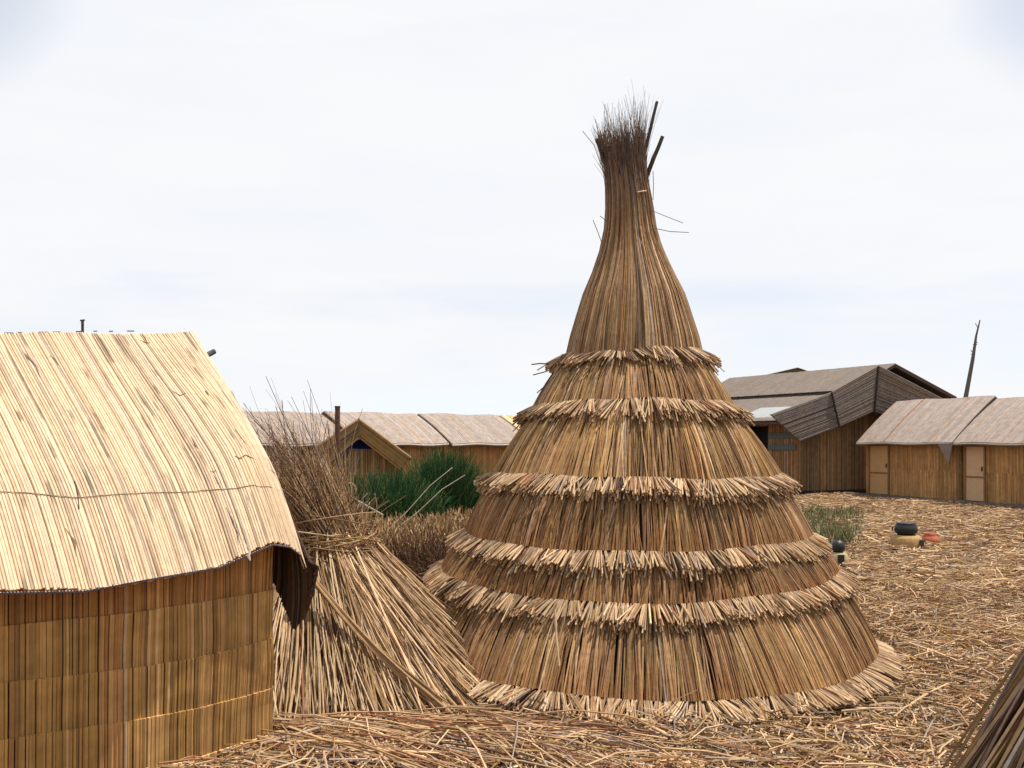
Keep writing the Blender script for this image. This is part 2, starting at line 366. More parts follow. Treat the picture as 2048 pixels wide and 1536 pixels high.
c = palette(N, (2, 9, .5, 1.0, .0, 1.4), .05) * .42 + PALE * .62 * 1.0; c = c * (.93 + .14 * vnoise(np.arange(N) * .3, seed=8))[:, None] * np.array([1.22, 1.29, 1.42])
kk_ = np.arange(60); ii_ = np.arange(N)
dash = vnoise(ii_[:, None] * 1.13 + .0 * kk_, kk_[None] * .15 + ii_[:, None] * 3.7, 77); dk = np.clip((dash - .78) / .10, 0, 1) * (rng.random((N, 1)) < .55)
strip = np.where(rng.random(N) < .16, .66 + .25 * rng.random(N), 1.0)[:, None]
blot = vnoise(ii_[:, None] * .05, kk_[None] * .09, 78); blot = np.clip((blot - .7) / .15, 0, 1) * .10
c = c[:, None] * (strip * (1 - .55 * dk) * (1 - blot))[..., None] * (1 + .05 * rng.normal(size=(N, 60, 1)))
c = c * (1 - .25 * dk[..., None] * np.array([0, .12, .3]))
reedmat(m, lambda u, v: roof(u, v), N, 60, .0088, c, S=6, ends=.006)
u, v = np.meshgrid(np.linspace(0, .997, 220), np.linspace(0, .985, 90), indexing='ij'); Gd = roof(u, v); Gd[..., 2] -= .024
sheet(m, Gd, (0, 0, -.008), (.16, .10, .055))
rf = m.build('roof_mat', M_ROOF, lh)
m = MB(); reedmat(m, lambda u, v: roof(u, v, True), N, 10, .0062, roofcol(N), ends=.006)
Gb = roof(u, v, True); Gb[..., 2] -= .006; sheet(m, Gb, (0, 0, -.02), (.16, .10, .055)); m.build('roof_mat', M_ROOF, lh)
# stitched edge: pale thread over dark gaps
m = MB(); n = 260; ue = np.linspace(.02, 1, n); P0 = poly_eval(EV, ue); P0[:, 2] -= .004; P0[:, :2] += np.array([.006, -.006])
Pe = np.stack([P0[:-1], P0[:-1] * .35 + P0[1:] * .65], 1); Pe[:, 0, 2] += .004; tubes(m, Pe, .0042, np.array([.66, .6, .6]), S=4, cap=True)
tubes(m, P0[None], .006, np.array([.05, .035, .05]), S=4); m.build('stitching', M_CLOTH, rf)
# ridge staples
m = MB(); n = 60; ur = np.linspace(.35, .9, n) + rng.normal(size=n) * .003; Pr = poly_eval(RD, ur); Pr[:, 2] += .012 + .004 * rng.random(n); dd = np.array([.022, .018, .002])
for q_ in Pr[::3]:
    m = MB(); tubes(m, np.array([[q_, q_ + dd * (.6 + 1.2 * rng.random())]]), .0035, np.array([.07, .06, .06]), S=4, cap=True); m.build('ridge_staple', M_WOOD, rf)
# wire across the roof
_u, _v = np.meshgrid(np.linspace(.3, 1, 701), np.linspace(0, 1, 301), indexing='ij'); _g = roof(_u, _v); _x = CX + _g[..., 0] / _g[..., 1] * F; _y = HY - (_g[..., 2] - H) / _g[..., 1] * F
def uv(x, y):
    k = np.argmin((_x - x) ** 2 + (_y - y) ** 2); return _u.flat[k], _v.flat[k]
wp = [uv(*p_) for p_ in ((2, 988), (60, 989), (120, 995), (155, 999), (200, 994), (300, 988), (400, 984), (470, 980), (520, 978), (555, 985), (575, 996), (588, 1012))]
uw = np.linspace(wp[0][0], wp[-1][0], 90); vw = np.interp(uw, [a for a, _ in wp], [b for _, b in wp]); uw = np.r_[np.linspace(0, wp[0][0] - .01, 10), uw]; vw = np.r_[np.full(10, vw[0]), vw]
Pw = roof(uw, vw); Pw[:, 2] += .010; Pw[:, 1] -= .008
m = MB(); tubes(m, Pw[None], .0022, np.array([.30, .26, .22]), S=4)
ku = [uv(150, 968), uv(155, 998), uv(158, 1022)]; kn = roof(np.array([a for a, _ in ku]), np.array([b for _, b in ku])); kn[:, 2] += .012; tubes(m, kn[None], .004, np.array([.09, .08, .06]), S=4, cap=True)
m.build('wire', M_WOOD, rf)
# stains and torn flecks stuck on the mat (small curled dark leaves)
m = MB()
for pts in (((284, 668), (290, 680), (296, 692)), ((280, 684), (292, 690), (300, 688)), ((470, 862), (482, 880), (500, 900)), ((470, 915), (480, 922), (492, 916), (508, 924)), ((452, 1022), (462, 1045), (470, 1075)), ((472, 1050), (474, 1080), (478, 1098)), ((50, 712), (60, 722), (72, 735)), ((100, 716), (108, 722), (118, 735)), ((345, 785), (360, 795), (372, 790)), ((383, 878), (392, 895), (396, 902)), ((420, 946), (428, 950), (432, 944)), ((540, 945), (548, 952), (552, 948)), ((410, 785), (414, 790), (418, 796)), ((66, 728), (74, 740), (80, 760)), ((130, 1060), (150, 1090), (152, 1120)), ((425, 950), (436, 972), (444, 985))):
    q_ = [uv(*p_) for p_ in pts]; q = roof(np.array([a for a, _ in q_]), np.array([b for _, b in q_])); q[:, 2] += .009 + .008 * rng.random(len(q)); w_ = rng.uniform(.5, 1.1); m = MB(); tubes(m, q[None], np.interp(np.linspace(0, 1, len(q)), [0, .5, 1], [.002, .007 * w_, .001])[None], np.array([.22, .15, .11]), S=4, flat=.5); m.build('dead_leaf', M_REED, rf)
for x_, y_, ln in ((487, 985, .10), (62, 712, .16), (458, 1020, .14), (478, 1060, .15)):
    a_, b_ = uv(x_, y_); q = roof(np.full(6, a_) + .0015 * rng.normal(size=6), b_ + np.linspace(0, ln / 1.8, 6)); q[:, 2] += .004; m = MB(); tubes(m, q[None], np.array([[.003, .012, .016, .014, .010, .003]]), np.array([.42, .35, .32]), S=5, flat=.4); m.build('dead_leaf', M_REED, rf)

# corner of the mat folded down beside the gable
dA, nA = np.array([.70, .714]), np.array([.714, -.70])
def flap(u, v):                                     # u: from the eave inwards, v: downwards
    bot = np.interp(u, [0, .06, .16, .3, .42, .6, .8, 1], [.97, .82, .70, .62, .70, .84, .98, 1.1])
    E = np.array(EV[-1])
    topz = 1.02 + .75 * u
    h = topz + (bot - topz) * v
    base = E[:2] - nA * (.62 * u)[..., None] + dA * (.018 + .05 * np.sin(np.minimum(v, 1) * 2.4) * (1 - .4 * u))[..., None]
    return np.concatenate([base, h[..., None]], -1)
m = MB(); N = 60; c = palette(N, (.5, 0, .6, 2.5, 4, .2)) * .4  # inner side of the mat near black, its shadow put into the colour
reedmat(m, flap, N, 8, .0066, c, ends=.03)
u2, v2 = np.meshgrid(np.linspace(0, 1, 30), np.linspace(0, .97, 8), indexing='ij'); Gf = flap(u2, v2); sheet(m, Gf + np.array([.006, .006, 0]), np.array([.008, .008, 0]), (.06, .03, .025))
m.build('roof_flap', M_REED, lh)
# walls in courses
WPL = [(-3.95, 3.62), (-2.9, 4.17), (-2.326, 4.52), (-2.045, 4.70), (-1.833, 4.85), (-1.604, 5.08), (-1.45, 5.31), (-1.335, 5.52)]
def wallp(u, z, out=0.0):
    p = poly_eval(WPL, u); t = poly_eval(WPL, np.minimum(u + .01, 1)) - poly_eval(WPL, np.minimum(u + .01, 1) - .02); t = norm(t)
    n = np.stack([t[..., 1], -t[..., 0]], -1); p = p + n * np.asarray(out)[..., None]
    return np.concatenate([p, np.asarray(z)[..., None]], -1)
wl = MB(); u, z = np.meshgrid(np.linspace(0, 1, 60), np.linspace(-.03, 1.21, 3), indexing='ij'); sheet(wl, wallp(u, z, np.full(u.shape, -.02)), np.array([-.02, .02, 0]), (.13, .08, .04))
cbase = .38 * np.array([.30, .195, .085]) + .62 * palette(420, (4, .8, 5, 1.6, .8, .1), .12) * (.7 + .5 * vnoise(np.arange(420) * .17, seed=5))[:, None] * (.85 + .3 * vnoise(np.arange(420) * .9, seed=6))[:, None]
for ci, (z0, z1) in enumerate(((-.03, .075), (.065, .335), (.325, .60), (.59, .865), (.855, 1.215))):
    N = 230; u = (np.arange(N) + .5) / N + .0009 * np.sin(np.arange(N) * 2.3) + rng.normal(size=N) * .0002; K = 4; s = np.linspace(0, 1, K)
    dz = .007 * np.sin(u * 9 + 2 * ci) + .0006 * rng.normal(size=N)
    zz = z0 + (z1 - z0) * s + dz[:, None] * (s > .9)
    out = .002 + .011 * s + .0015 * rng.normal(size=(N, 1)) + .022 * (vnoise(u[:, None] * 11 + 0 * zz, zz * 4.5, 15) - .5)
    P = wallp(np.repeat(u[:, None], K, 1), zz, np.broadcast_to(out, (N, K)))
    c = cbase[:N] * (.95 + .10 * rng.random((N, 1)))
    c = np.stack([c * .92, c, c * 1.03, c * 1.12], 1)  # lighter towards the course top, sky light on the edge painted in
    if ci == 0: c = palette(N, (2, 6, 1, 0, .1, 1)) * 1.1
    c = c * np.array([1.52, 1.42, 1.18])
    if ci == 4: c = c * np.array([.98, .84, .74])  # top course redder and darker, shading and bounce under the eave painted in
    tubes(wl, P, .0088 * (.8 + .5 * rng.random(N)), c, S=5, cap=True)
wl.build('front_wall', M_WALL, lh)
def gable(m, A_, B_, he, hp, col):
    N = 110; u = (np.arange(N) + .5) / N; A_, B_ = np.array(A_), np.array(B_); base = A_ + (B_ - A_) * u[:, None]
    hh = he + (hp - he) * (1 - np.abs(2 * u - 1)); P = np.stack([np.c_[base, np.full(N, -.03)], np.c_[base, hh]], 1)
    tubes(m, P, .5 * np.linalg.norm(B_ - A_) / N * 1.5, col * (.7 + .5 * rng.random((N, 1))), S=5, cap=True)
c1, c2 = np.array([-1.335, 5.52]), np.array([-2.75, 7.0]); c3, c4 = np.array([-3.95, 3.62]), np.array([-5.45, 4.95])
m = MB(); gable(m, c1, c2, 1.25, 2.3, np.array([.3, .2, .1])); m.build('gable_wall', M_WALL, lh)
m = MB(); gable(m, c3, c4, 1.25, 2.15, np.array([.3, .2, .1])); m.build('gable_wall', M_WALL, lh)
m = MB(); gable(m, c2, c4, 1.25, 1.25, np.array([.3, .2, .1])); m.build('back_wall', M_WALL, lh)
m = MB(); q = np.array([px(404, 716, 6.85), px(428, 703, 6.95)]); tubes(m, q[None], .02, np.array([.08, .09, .09]), S=8, cap=True); m.build('pole_end', M_WOOD, lh)

m = MB(); b = px(165, 641, 9.0); q = np.array([[b[0], b[1], -.02], [b[0] + .01, b[1], 1.3], b]); tubes(m, q[None], .013, np.array([.08, .08, .09]), S=8, cap=True)
tubes(m, np.array([[b - [.02, 0, 0], b + [.02, 0, 0.004]]]), .008, np.array([.08, .08, .09]), S=6, cap=True)
tag(m.build('post', M_WOOD, loc=(b[0], b[1], 0)), 'thin dark post whose tip shows above the ridge of the cream roof', 'post')

# ================================================================== REED STOOKS
def stook(nm, c, tie, rt, rb, ht, n, wts, label, tone=1.0, rad=.006, zr=1.0):
    c = np.array(c, float); tie = np.array(tie, float)
    t = thing(nm, (c[0], c[1], 0), label, 'reed bundle')
    m = MB(); K = 8; s = np.linspace(0, 1, K); lay = rng.random(n) ** .6
    th = rng.random(n) * 2 * pi
    a = tie + np.stack([rt * lay * np.cos(th), rt * lay * np.sin(th), rng.normal(size=n) * .04], -1)
    th2 = th + rng.normal(size=n) * .17
    R2 = rb * (.55 + .45 * lay) * (.92 + .2 * rng.random(n))
    b = np.stack([c[0] + R2 * np.cos(th2), c[1] + R2 * zr * np.sin(th2), np.zeros(n)], -1); b[:, 2] = gh(b[:, 0], b[:, 1]) + .01 + .05 * rng.random(n)
    P = a[:, None] * (1 - s)[:, None] + b[:, None] * s[:, None]
    P[..., 2] += -(.035 * np.sin(pi * s))[None] * (.4 + .8 * lay)[:, None] + .0
    sw = rng.normal(size=(n, 1)) * .045 * np.sin(pi * s); P[..., 0] += sw; P[..., 1] += rng.normal(size=(n, 1)) * .02 * np.sin(pi * s)
    c_ = palette(n, wts) * tone * (.7 + .5 * vnoise(th * 6, seed=4))[:, None]
    tubes(m, P, rad * (.7 + .7 * rng.random(n)), c_, S=4, cap=True)
    m.build('stalks', M_REED, t)
    return t
t = stook('reed_stook', (-1.15, 7.0), (-1.37, 7.02, .95), .39, 1.19, .9, 6400, (4, 9, 2, 1.6, .3, .6),
          'big stook of tan reeds between the near hut and conical hut, grey tops bristling', rad=.0052, tone=1.22)
# horizontal wrap at the tie
m = MB()
for k in range(120):
    a0 = rng.random() * 2 * pi; ln = .8 + 1.6 * rng.random(); a = np.linspace(a0, a0 + ln, 7); rr = .40 + .035 * rng.normal() ; zz = .95 + .085 * rng.normal()
    q = np.stack([-1.37 + rr * np.cos(a) + .02 * rng.normal(), 7.02 + rr * np.sin(a), zz + .06 * np.sin(a * 1.3 + rng.random() * 6)], -1); tubes(m, q[None], .0042, palette(1, (3, 3, 2, 2, .6, 1))[0], S=4)
m.build('binding', M_REED, t)
# dead tops
m = MB(); n = 2500; K = 7; s = np.linspace(0, 1, K); lay = rng.random(n) ** .5; th = rng.random(n) * 2 * pi
a = np.array([-1.33, 7.02, .9]) + np.stack([.3 * lay * np.cos(th), .3 * lay * np.sin(th), 0 * th], -1)
L = .32 + .88 * rng.random(n) ** 1.8
sp_ = rng.random(n) < .16
D = norm(np.stack([-.64 + .20 * lay * np.cos(th) + .12 * rng.normal(size=n) + sp_ * rng.random(n) * .70, .12 + .34 * lay * np.sin(th) + .1 * rng.normal(size=n), np.full(n, 1.0)], -1))
L = np.where(sp_, np.minimum(L * .55, .5), L)
P = a[:, None] + D[:, None] * (L[:, None] * s)[..., None]
P += rng.normal(size=(n, 1, 3)) * .13 * (s ** 2)[None, :, None]; droop = np.where(rng.random(n) < .3, .5 * rng.random(n), .06 * rng.random(n))
P[..., 2] -= (droop * L)[:, None] * s ** 2; P[..., 0] += (rng.normal(size=n) * .10)[:, None] * s ** 3
tubes(m, P, (.0042 * (.5 + .7 * rng.random(n)))[:, None] * (1 - .6 * s), palette(n, (3.4, 1, 1.6, 2.6, 1.2, 3.4)) * .82, S=3)
for k in range(26):
    i_ = rng.integers(n); q = P[i_, -1]; tubes(m, np.array([[q - [0, 0, .012], q, q + [0, 0, .012]]]), np.array([[.002, .008, .003]]), np.array([.05, .03, .03]), S=5)
m.build('dry_tops', M_REED, t)
m = MB(); n = 2600; K = 7; s = np.linspace(0, 1, K); lay = rng.random(n) ** .5; th = rng.random(n) * 2 * pi
a = np.array([-1.30, 7.02, .86]) + np.stack([.32 * lay * np.cos(th), .32 * lay * np.sin(th), .05 * rng.normal(size=n)], -1)
D = norm(np.stack([-.62 + .16 * lay * np.cos(th) + .05 * rng.normal(size=n), .15 + .2 * lay * np.sin(th) + .05 * rng.normal(size=n), np.ones(n)], -1)); L = .25 + .5 * rng.random(n)
P = a[:, None] + D[:, None] * (L[:, None] * s)[..., None] + rng.normal(size=(n, 1, 3)) * .05 * (s ** 2)[None, :, None]
tubes(m, P, (.0048 * (.6 + .6 * rng.random(n)))[:, None] * (1 - .5 * s), palette(n, (4, 4, 2, 2.0, .5, 1.2)) * 1.15, S=4); m.build('upper_stalks', M_REED, t)
# twisting leftovers: long curved fallen stems over the stook
m = MB(); n = 60; K = 9; s = np.linspace(0, 1, K)
pa = rng.uniform(pi * 1.2, pi * 1.98, n); a = np.stack([-1.28 + .36 * np.cos(pa), 7.0 + .36 * np.sin(pa), .86 + .08 * rng.normal(size=n)], -1); pb = pa + .3 * rng.normal(size=n); bq = np.stack([-1.2 + 1.18 * np.cos(pb), 7.0 + 1.18 * np.sin(pb), .08 + .05 * rng.random(n)], -1)
P = a[:, None] * (1 - s)[:, None] + bq[:, None] * s[:, None]; P[..., 2] += (.0 + .10 * rng.random((n, 1))) * np.sin(pi * s); P[..., 0] += rng.normal(size=(n, 1)) * .05 * np.sin(pi * s)
tubes(m, P, .0028, palette(n, (3, 3, 1, 1.6, .6, 2)), S=4); m.build('loose_stalks', M_REED, t)
# rolled bundle lying on the stook
A0, B0 = px(606, 1135, 6.35), px(915, 1440, 6.02); n = 34; K = 8; s = np.linspace(0, 1, K); th = rng.random(n) * 2 * pi; lr = rng.random(n) ** .5
ax = norm(B0 - A0); U = norm(np.cross(ax, [0, 0, 1])); V = np.cross(ax, U)
rr = np.interp(s, [0, .15, .6, 1], [.017, .021, .022, .042]); aa = th[:, None] + 2.2 * s
s_ = (s[None] * (.82 + .22 * rng.random((n, 1))))[..., None]; P = A0 + (B0 - A0) * s_ + (rr * lr[:, None] * np.cos(aa))[..., None] * U + (rr * lr[:, None] * np.sin(aa))[..., None] * V; P[..., 2] += (-.05 * np.sin(pi * s)); P[..., 1] -= .05 * np.sin(pi * s)
P[..., 2] = np.maximum(P[..., 2], .02)
m = MB(); tubes(m, P, .006, (.5 * palette(n, (5, 4, 3, .6, .1, .2)) + .5 * TAN) * 1.1, S=5, cap=True)
tag(m.build('reed_roll', M_REED, loc=(B0[0], B0[1], 0)), 'thick twisted roll of golden reeds lying diagonally down the big stook', 'reed bundle')

# bottom right stook
t = stook('reed_stook', (2.98, 4.15), (2.96, 4.2, 1.24), .40, 1.06, .9, 4200, (2, 1.3, 1.6, 2.2, 2.6, 2.0), 'dark reed stook with reddish tips cut off by the bottom right corner of the yard', tone=.8, rad=.0085)
m = MB(); n = 130; K = 6; s = np.linspace(0, 1, K); th = rng.uniform(pi * .55, pi * 1.55, n)
q0 = np.array([2.96, 4.2, 1.14]); P = np.zeros((n, K, 3)); rr = .37 + (.26 + .09 * rng.random((n, 1))) * s
P[..., 0] = q0[0] + rr * np.cos(th)[:, None]; P[..., 1] = q0[1] + rr * np.sin(th)[:, None]; P[..., 2] = q0[2] + .03 * rng.normal(size=(n, 1)) - .42 * s ** 1.5
tubes(m, P, .0062, palette(n, (3, 1.5, 1, 6, .4, .6)), S=4, cap=True); m.build('red_tips', M_REED, t)
m = MB(); n = 500; th = rng.random(n) * 2 * pi; lay = rng.random(n) ** .5; s = np.linspace(0, 1, 5); L = .25 + .45 * rng.random(n)
a = q0 + [0, 0, -.05] + np.stack([.33 * lay * np.cos(th), .33 * lay * np.sin(th), 0 * th], -1); D = norm(np.stack([.25 * lay * np.cos(th), .25 * lay * np.sin(th), np.ones(n)], -1) + .06 * rng.normal(size=(n, 3)))
tubes(m, a[:, None] + D[:, None] * (L[:, None] * s)[..., None], (.006 * (.6 + .6 * rng.random(n)))[:, None] * (1 - .5 * s), palette(n, (3, 1, 2, 2, 1, 2)), S=4); m.build('upper_stalks', M_REED, t)

# ================================================================== DRY BUSH, GREEN REEDS, GRASS
def tussock(nm, c, n, h, sp, rad, pal, label, cat, lean=.5, group=None, mat_=M_REED, radius=.3, droop=.25, zr=1.0):
    m = MB(); K = 5; s = np.linspace(0, 1, K); a = rng.random(n) * 2 * pi; r0 = radius * rng.random(n) ** .5
    B_ = np.stack([c[0] + r0 * np.cos(a) * sp[0], c[1] + r0 * np.sin(a) * sp[1], np.full(n, c[2] if len(c) > 2 else 0.)], -1); B_[:, 2] += gh(B_[:, 0], B_[:, 1])
    D = norm(np.stack([lean * r0 / radius * np.cos(a) + .12 * rng.normal(size=n), lean * r0 / radius * np.sin(a) + .12 * rng.normal(size=n), np.ones(n)], -1))
    edge = 1 - .45 * (r0 / radius) ** 2
    L = h * (.5 + .5 * rng.random(n)) * edge
    P = B_[:, None] + D[:, None] * (L[:, None] * s)[..., None]; P[..., 2] -= (droop * rng.random(n) * L)[:, None] * s ** 2.5; P[..., :2] += (rng.normal(size=(n, 1, 2)) * .10 * h) * (s ** 2)[None, :, None]
    tubes(m, P, (rad * (.6 + .8 * rng.random(n)))[:, None] * (1 - .7 * s), pal(n), S=3)
    return tag(m.build(nm, mat_, loc=(c[0], c[1], 0)), label, cat, group)
green = lambda n: np.array([.026, .092, .032]) * (.5 + 1.1 * rng.random((n, 1))) * (1 + .12 * rng.normal(size=(n, 3))) + (rng.random((n, 1)) < .16) * np.array([.16, .12, .05])
tussock('green_reeds', px(768, 880, 19.5) * [1, 1, 0], 3600, 1.25, (1.0, .6), .011, green, 'low dark green reed clump in front of the small gabled hut', 'reeds', radius=1.1, lean=.12, droop=.08)
tussock('green_reeds', px(888, 880, 21.0) * [1, 1, 0], 3600, 1.72, (.75, .6), .011, green, 'tallest dark green reed clump, its peak reaching the grey shed eaves', 'reeds', radius=.8, lean=.2, droop=.1)
tussock('green_reeds', px(962, 880, 21.5) * [1, 1, 0], 2200, 1.05, (1.0, .6), .011, green, 'green reed clump beside the left edge of the conical hut', 'reeds', radius=.75, lean=.3)
brown = lambda n: palette(n, (1.0, .2, 1.0, 4.2, 2.6, .1)) * .55
tussock('dry_bush', (-.95, 10.4), 3400, 1.05, (1.0, .7), .0055, brown, 'bushy brown dry grass behind the stook, over the dark gap', 'dry grass', radius=.5, lean=.75, droop=.5)
tussock('dry_bush', (-.42, 9.7), 3400, 1.08, (1.0, .6), .0055, brown, 'reddish brown dry grass leaning against the left flank of the conical hut', 'dry grass', radius=.42, lean=.75, droop=.5)
m = MB(); n = 5200; Xg = rng.uniform(-4.6, -.4, n); Yg = rng.uniform(15, 20.5, n); s = np.linspace(0, 1, 4); L = .12 + .3 * rng.random(n)
P = np.stack([Xg, Yg, gh(Xg, Yg)], -1)[:, None] + norm(rng.normal(size=(n, 1, 3)) * [.5, .5, .1] + [0, 0, .9]) * (L[:, None] * s)[..., None]
tubes(m, P, .009, palette(n, (4, 3, 5, .6, .2, .3)), S=3); tag(m.build('dry_grass', M_REED), 'yellow dry grass growing in front of the dark green reeds', 'grass', kind='stuff')
m = MB(); n = 5200; t_ = rng.random(n); Yg = 14.5 + 8.5 * t_; Xg = Yg * (rng.uniform(1585, 1735, n) - (1 - t_) * 10 - 1024) / F - .35 * rng.random(n)
k_ = (vnoise(Xg * 1.5, Yg * .8, 6) > .32); Xg, Yg = Xg[k_], Yg[k_]; n = len(Xg); L = (.05 + .22 * rng.random(n)) * (.35 + vnoise(Xg * 2.1, Yg * 1.1, 61))
P = np.stack([Xg, Yg, gh(Xg, Yg)], -1)[:, None] + norm(rng.normal(size=(n, 1, 3)) * [.5, .5, .1] + [0, 0, 1]) * (L[:, None] * s)[..., None]
tubes(m, P, (.010 * (.5 + rng.random(n)))[:, None] * (1 - .7 * s), np.where(rng.random((n, 1)) < .25, TAN, np.array([.17, .20, .10])) * (.5 + .9 * rng.random((n, 1))), S=3)
tag(m.build('green_grass', M_LEAF), 'patch of short grey green grass right of the conical hut', 'grass', kind='stuff')
# leaning grey stems and the rope by the reeds
for k, (a, b, lab) in enumerate((((815, 1022, 14), (905, 935, 14.4), 'grey bare stalk leaning right in front of the green reeds, lowest at its foot'), ((838, 1022, 13.5), (930, 950, 13.8), 'grey bare stalk leaning right, crossing the edge of the conical hut'))):
    q0, q1 = px(*a), px(*b); m = MB(); mid = (q0 + q1) / 2 + [0, 0, .05]; tubes(m, np.array([[q0 - (q1 - q0) * .45, q0, mid, q1]]), .006, np.array([.36, .33, .30]), S=5, cap=True)
    tag(m.build('bare_stalk', M_WOOD, loc=q0), lab, 'stalk')
m = MB(); rp = [px(655, 962, 11), px(690, 985, 11.2), px(716, 1002, 11.4), px(766, 1030, 11.8)]
tubes(m, np.array([rp]), .010, np.array([.55, .52, .5]), S=6); a = np.linspace(-.4, 3.4, 12); c0 = px(700, 982, 11.2); lp = c0 + np.stack([.07 * np.cos(a), 0 * a, .09 * np.sin(a)], -1); tubes(m, lp[None], .008, np.array([.45, .34, .22]), S=6)
tag(m.build('rope', M_CLOTH, loc=rp[1]), 'pale rope with a small loop stretched beside the brown post', 'rope')
m = MB(); a, b = px(675, 815, 20), px(675, 990, 20); tubes(m, np.array([[[a[0], a[1], -.05], (a + b) / 2, a]]), np.array([[.06, .055, .052]]), np.array([.13, .07, .055]), S=12, cap=True)
tubes(m, np.array([[a, a + [0, 0, .03]]]), .06, np.array([.1, .1, .11]), S=12, cap=True)
tag(m.build('wooden_post', M_WOOD, loc=(a[0], a[1], 0)), 'upright brown wooden post in front of the small gabled hut', 'post')

# ================================================================== FAR HUTS
def hutbox(name, P0, d, n, L, depth, he, hr, label, roofw, roofk, wallw, group=None, doors=(), over=.28, ends=(.12, .12), plat=True, wallk=1.0, lod=1.0, hb=.08, trim=True):
    """P0: front left foot, d: along the front, n: outward front normal (unit, plan)."""
    P0, d, n = np.array(P0, float), norm(np.array(d, float)), norm(np.array(n, float))
    t = thing(name, (P0[0], P0[1], 0), label, 'hut', group)
    def W(a, b, z):                                  # a along, b outwards, z
        a, b, z = np.broadcast_arrays(np.asarray(a, float), np.asarray(b, float), np.asarray(z, float))
        return np.concatenate([P0 + a[..., None] * d + b[..., None] * n, z[..., None]], -1)
    mid = -depth / 2
    # walls
    m = MB(); N = int(L / .017 * lod)
    a = (np.arange(N) + .5) / N * L; keep = np.ones(N, bool)
    for (x0, x1, _, _) in doors: keep &= ~((a > x0) & (a < x1))
    a = a[keep]; N2 = len(a)
    for z0, z1 in ((hb, hb + (he - hb) * .5), (hb + (he - hb) * .49, he + .12)):
        P = np.stack([W(a, .008 * rng.normal(size=N2), z0), W(a, .01 + .008 * rng.normal(size=N2), z1 + .02 * rng.normal(size=N2))], 1)
        c = (.45 * palette(N2, wallw) + .55 * np.array([.30, .19, .085])) * wallk * np.array([1.03, .99, .96]) * (.8 + .4 * vnoise(a * 3.3, seed=int(P0[0] * 7) & 31))[:, None]
        tubes(m, P, .0125, c, S=4, flat=1)
    prism(m, W([0, L, L, 0], [-.03] * 4, [hb, hb, he + .1, he + .1]), np.r_[-n * .05, 0], (.10, .055, .03))
    m.build('front_wall', M_FAR, t)
    for e, sg in ((0, 1), (L, -1)):
        m = MB(); Ng = int(depth / .03 * lod); u = (np.arange(Ng) + .5) / Ng; b = -depth * u; hh = he + .08 + (hr - he - .12) * (1 - np.abs(2 * u - 1))
        P = np.stack([W(e, b, hb), W(e, b, hh)], 1); tubes(m, P, .021, palette(Ng, wallw) * wallk, S=4)
        prism(m, W([e + sg * .04] * 5, [0, -depth, -depth, mid, 0], [hb, hb, he + .05, hr - .1, he + .05]), np.r_[d * sg * .03, 0], (.10, .055, .03))
        m.build('gable_wall', M_FAR, t)
    m = MB(); prism(m, W([0, L, L, 0], [-depth] * 4, [hb, hb, he + .1, he + .1]), np.r_[-n * .04, 0], (.25, .16, .08)); m.build('back_wall', M_FAR, t)
    # roof
    for side in (0, 1):
        def rfn(u, v, side=side):
            a = -ends[0] + (L + ends[0] + ends[1]) * u
            run = depth / 2 + over
            b = mid + (run * v if side == 0 else -run * v)
            z = hr + (he - hr) * v * run / (depth / 2 + over) + .05 * np.sin(pi * v) * (1 if True else 0) + .015 * np.sin(u * 11 + P0[0])
            return W(a, b, z)
        m = MB(); Nr = int((L + .3) / .034 * lod); c = palette(Nr, roofw, .04) * roofk * (.9 + .2 * vnoise(np.arange(Nr) * .2, seed=3))[:, None]
        reedmat(m, rfn, Nr, 5, .022, c, S=6, cap=False, flat=.35)
        uu, vv = np.meshgrid(np.linspace(0, 1, 12), np.linspace(0, 1, 6), indexing='ij'); Gq = rfn(uu, vv); sheet(m, Gq - [0, 0, .01], (0, 0, -.06), (.13, .10, .09))
        r_ = m.build('roof', M_FAR, t)
        if side == 0 and trim:
            m = MB(); ue = np.linspace(0, 1, 12); q = rfn(ue, np.ones(12)); q[:, 2] -= .02; tubes(m, q[None], .022, np.array([.62, .58, .58]), S=6, cap=True); m.build('eave_strip', M_CLOTH, r_)
    for (x0, x1, zt, colr) in doors:
        m = MB(); prism(m, W([x0 + .02, x1 - .02, x1 - .02, x0 + .02], [.0] * 4, [hb + .01, hb + .01, zt, zt]), np.r_[n * .035, 0], colr); dr = m.build('door', M_CLOTH, t)
        m = MB()
        for fa, fb, za, zb in ((x0 - .03, x0 + .02, hb, zt + .05), (x1 - .02, x1 + .03, hb, zt + .05), (x0 + .02, x1 - .02, zt, zt + .05), (x0 + .04, x1 - .04, hb + .62, hb + .66)):
            prism(m, W([fa, fb, fb, fa], [.012] * 4, [za, za, zb, zb]), np.r_[n * .04, 0], (.25, .15, .08))
        m.build('door_frame', M_WOOD, dr)
        m = MB(); prism(m, W([x1 - .1, x1 - .06, x1 - .06, x1 - .1], [.036] * 4, [hb + .8, hb + .8, hb + .92, hb + .92]), np.r_[n * .02, 0], (.08, .04, .03)); m.build('handle', M_WOOD, dr)
    if plat:
        m = MB(); prism(m, W([-.1, L + .05, L + .05, -.1], [.42, .42, -.1, -.1], [-.02] * 4), (0, 0, hb + .015), (.15, .14, .14)); m.build('platform', M_WOOD, t)
    return t, W
GREY = (.4, .0, .0, .25, .0, 12)
d1 = np.array([.35, -.94]); n1 = np.array([-.94, -.35])
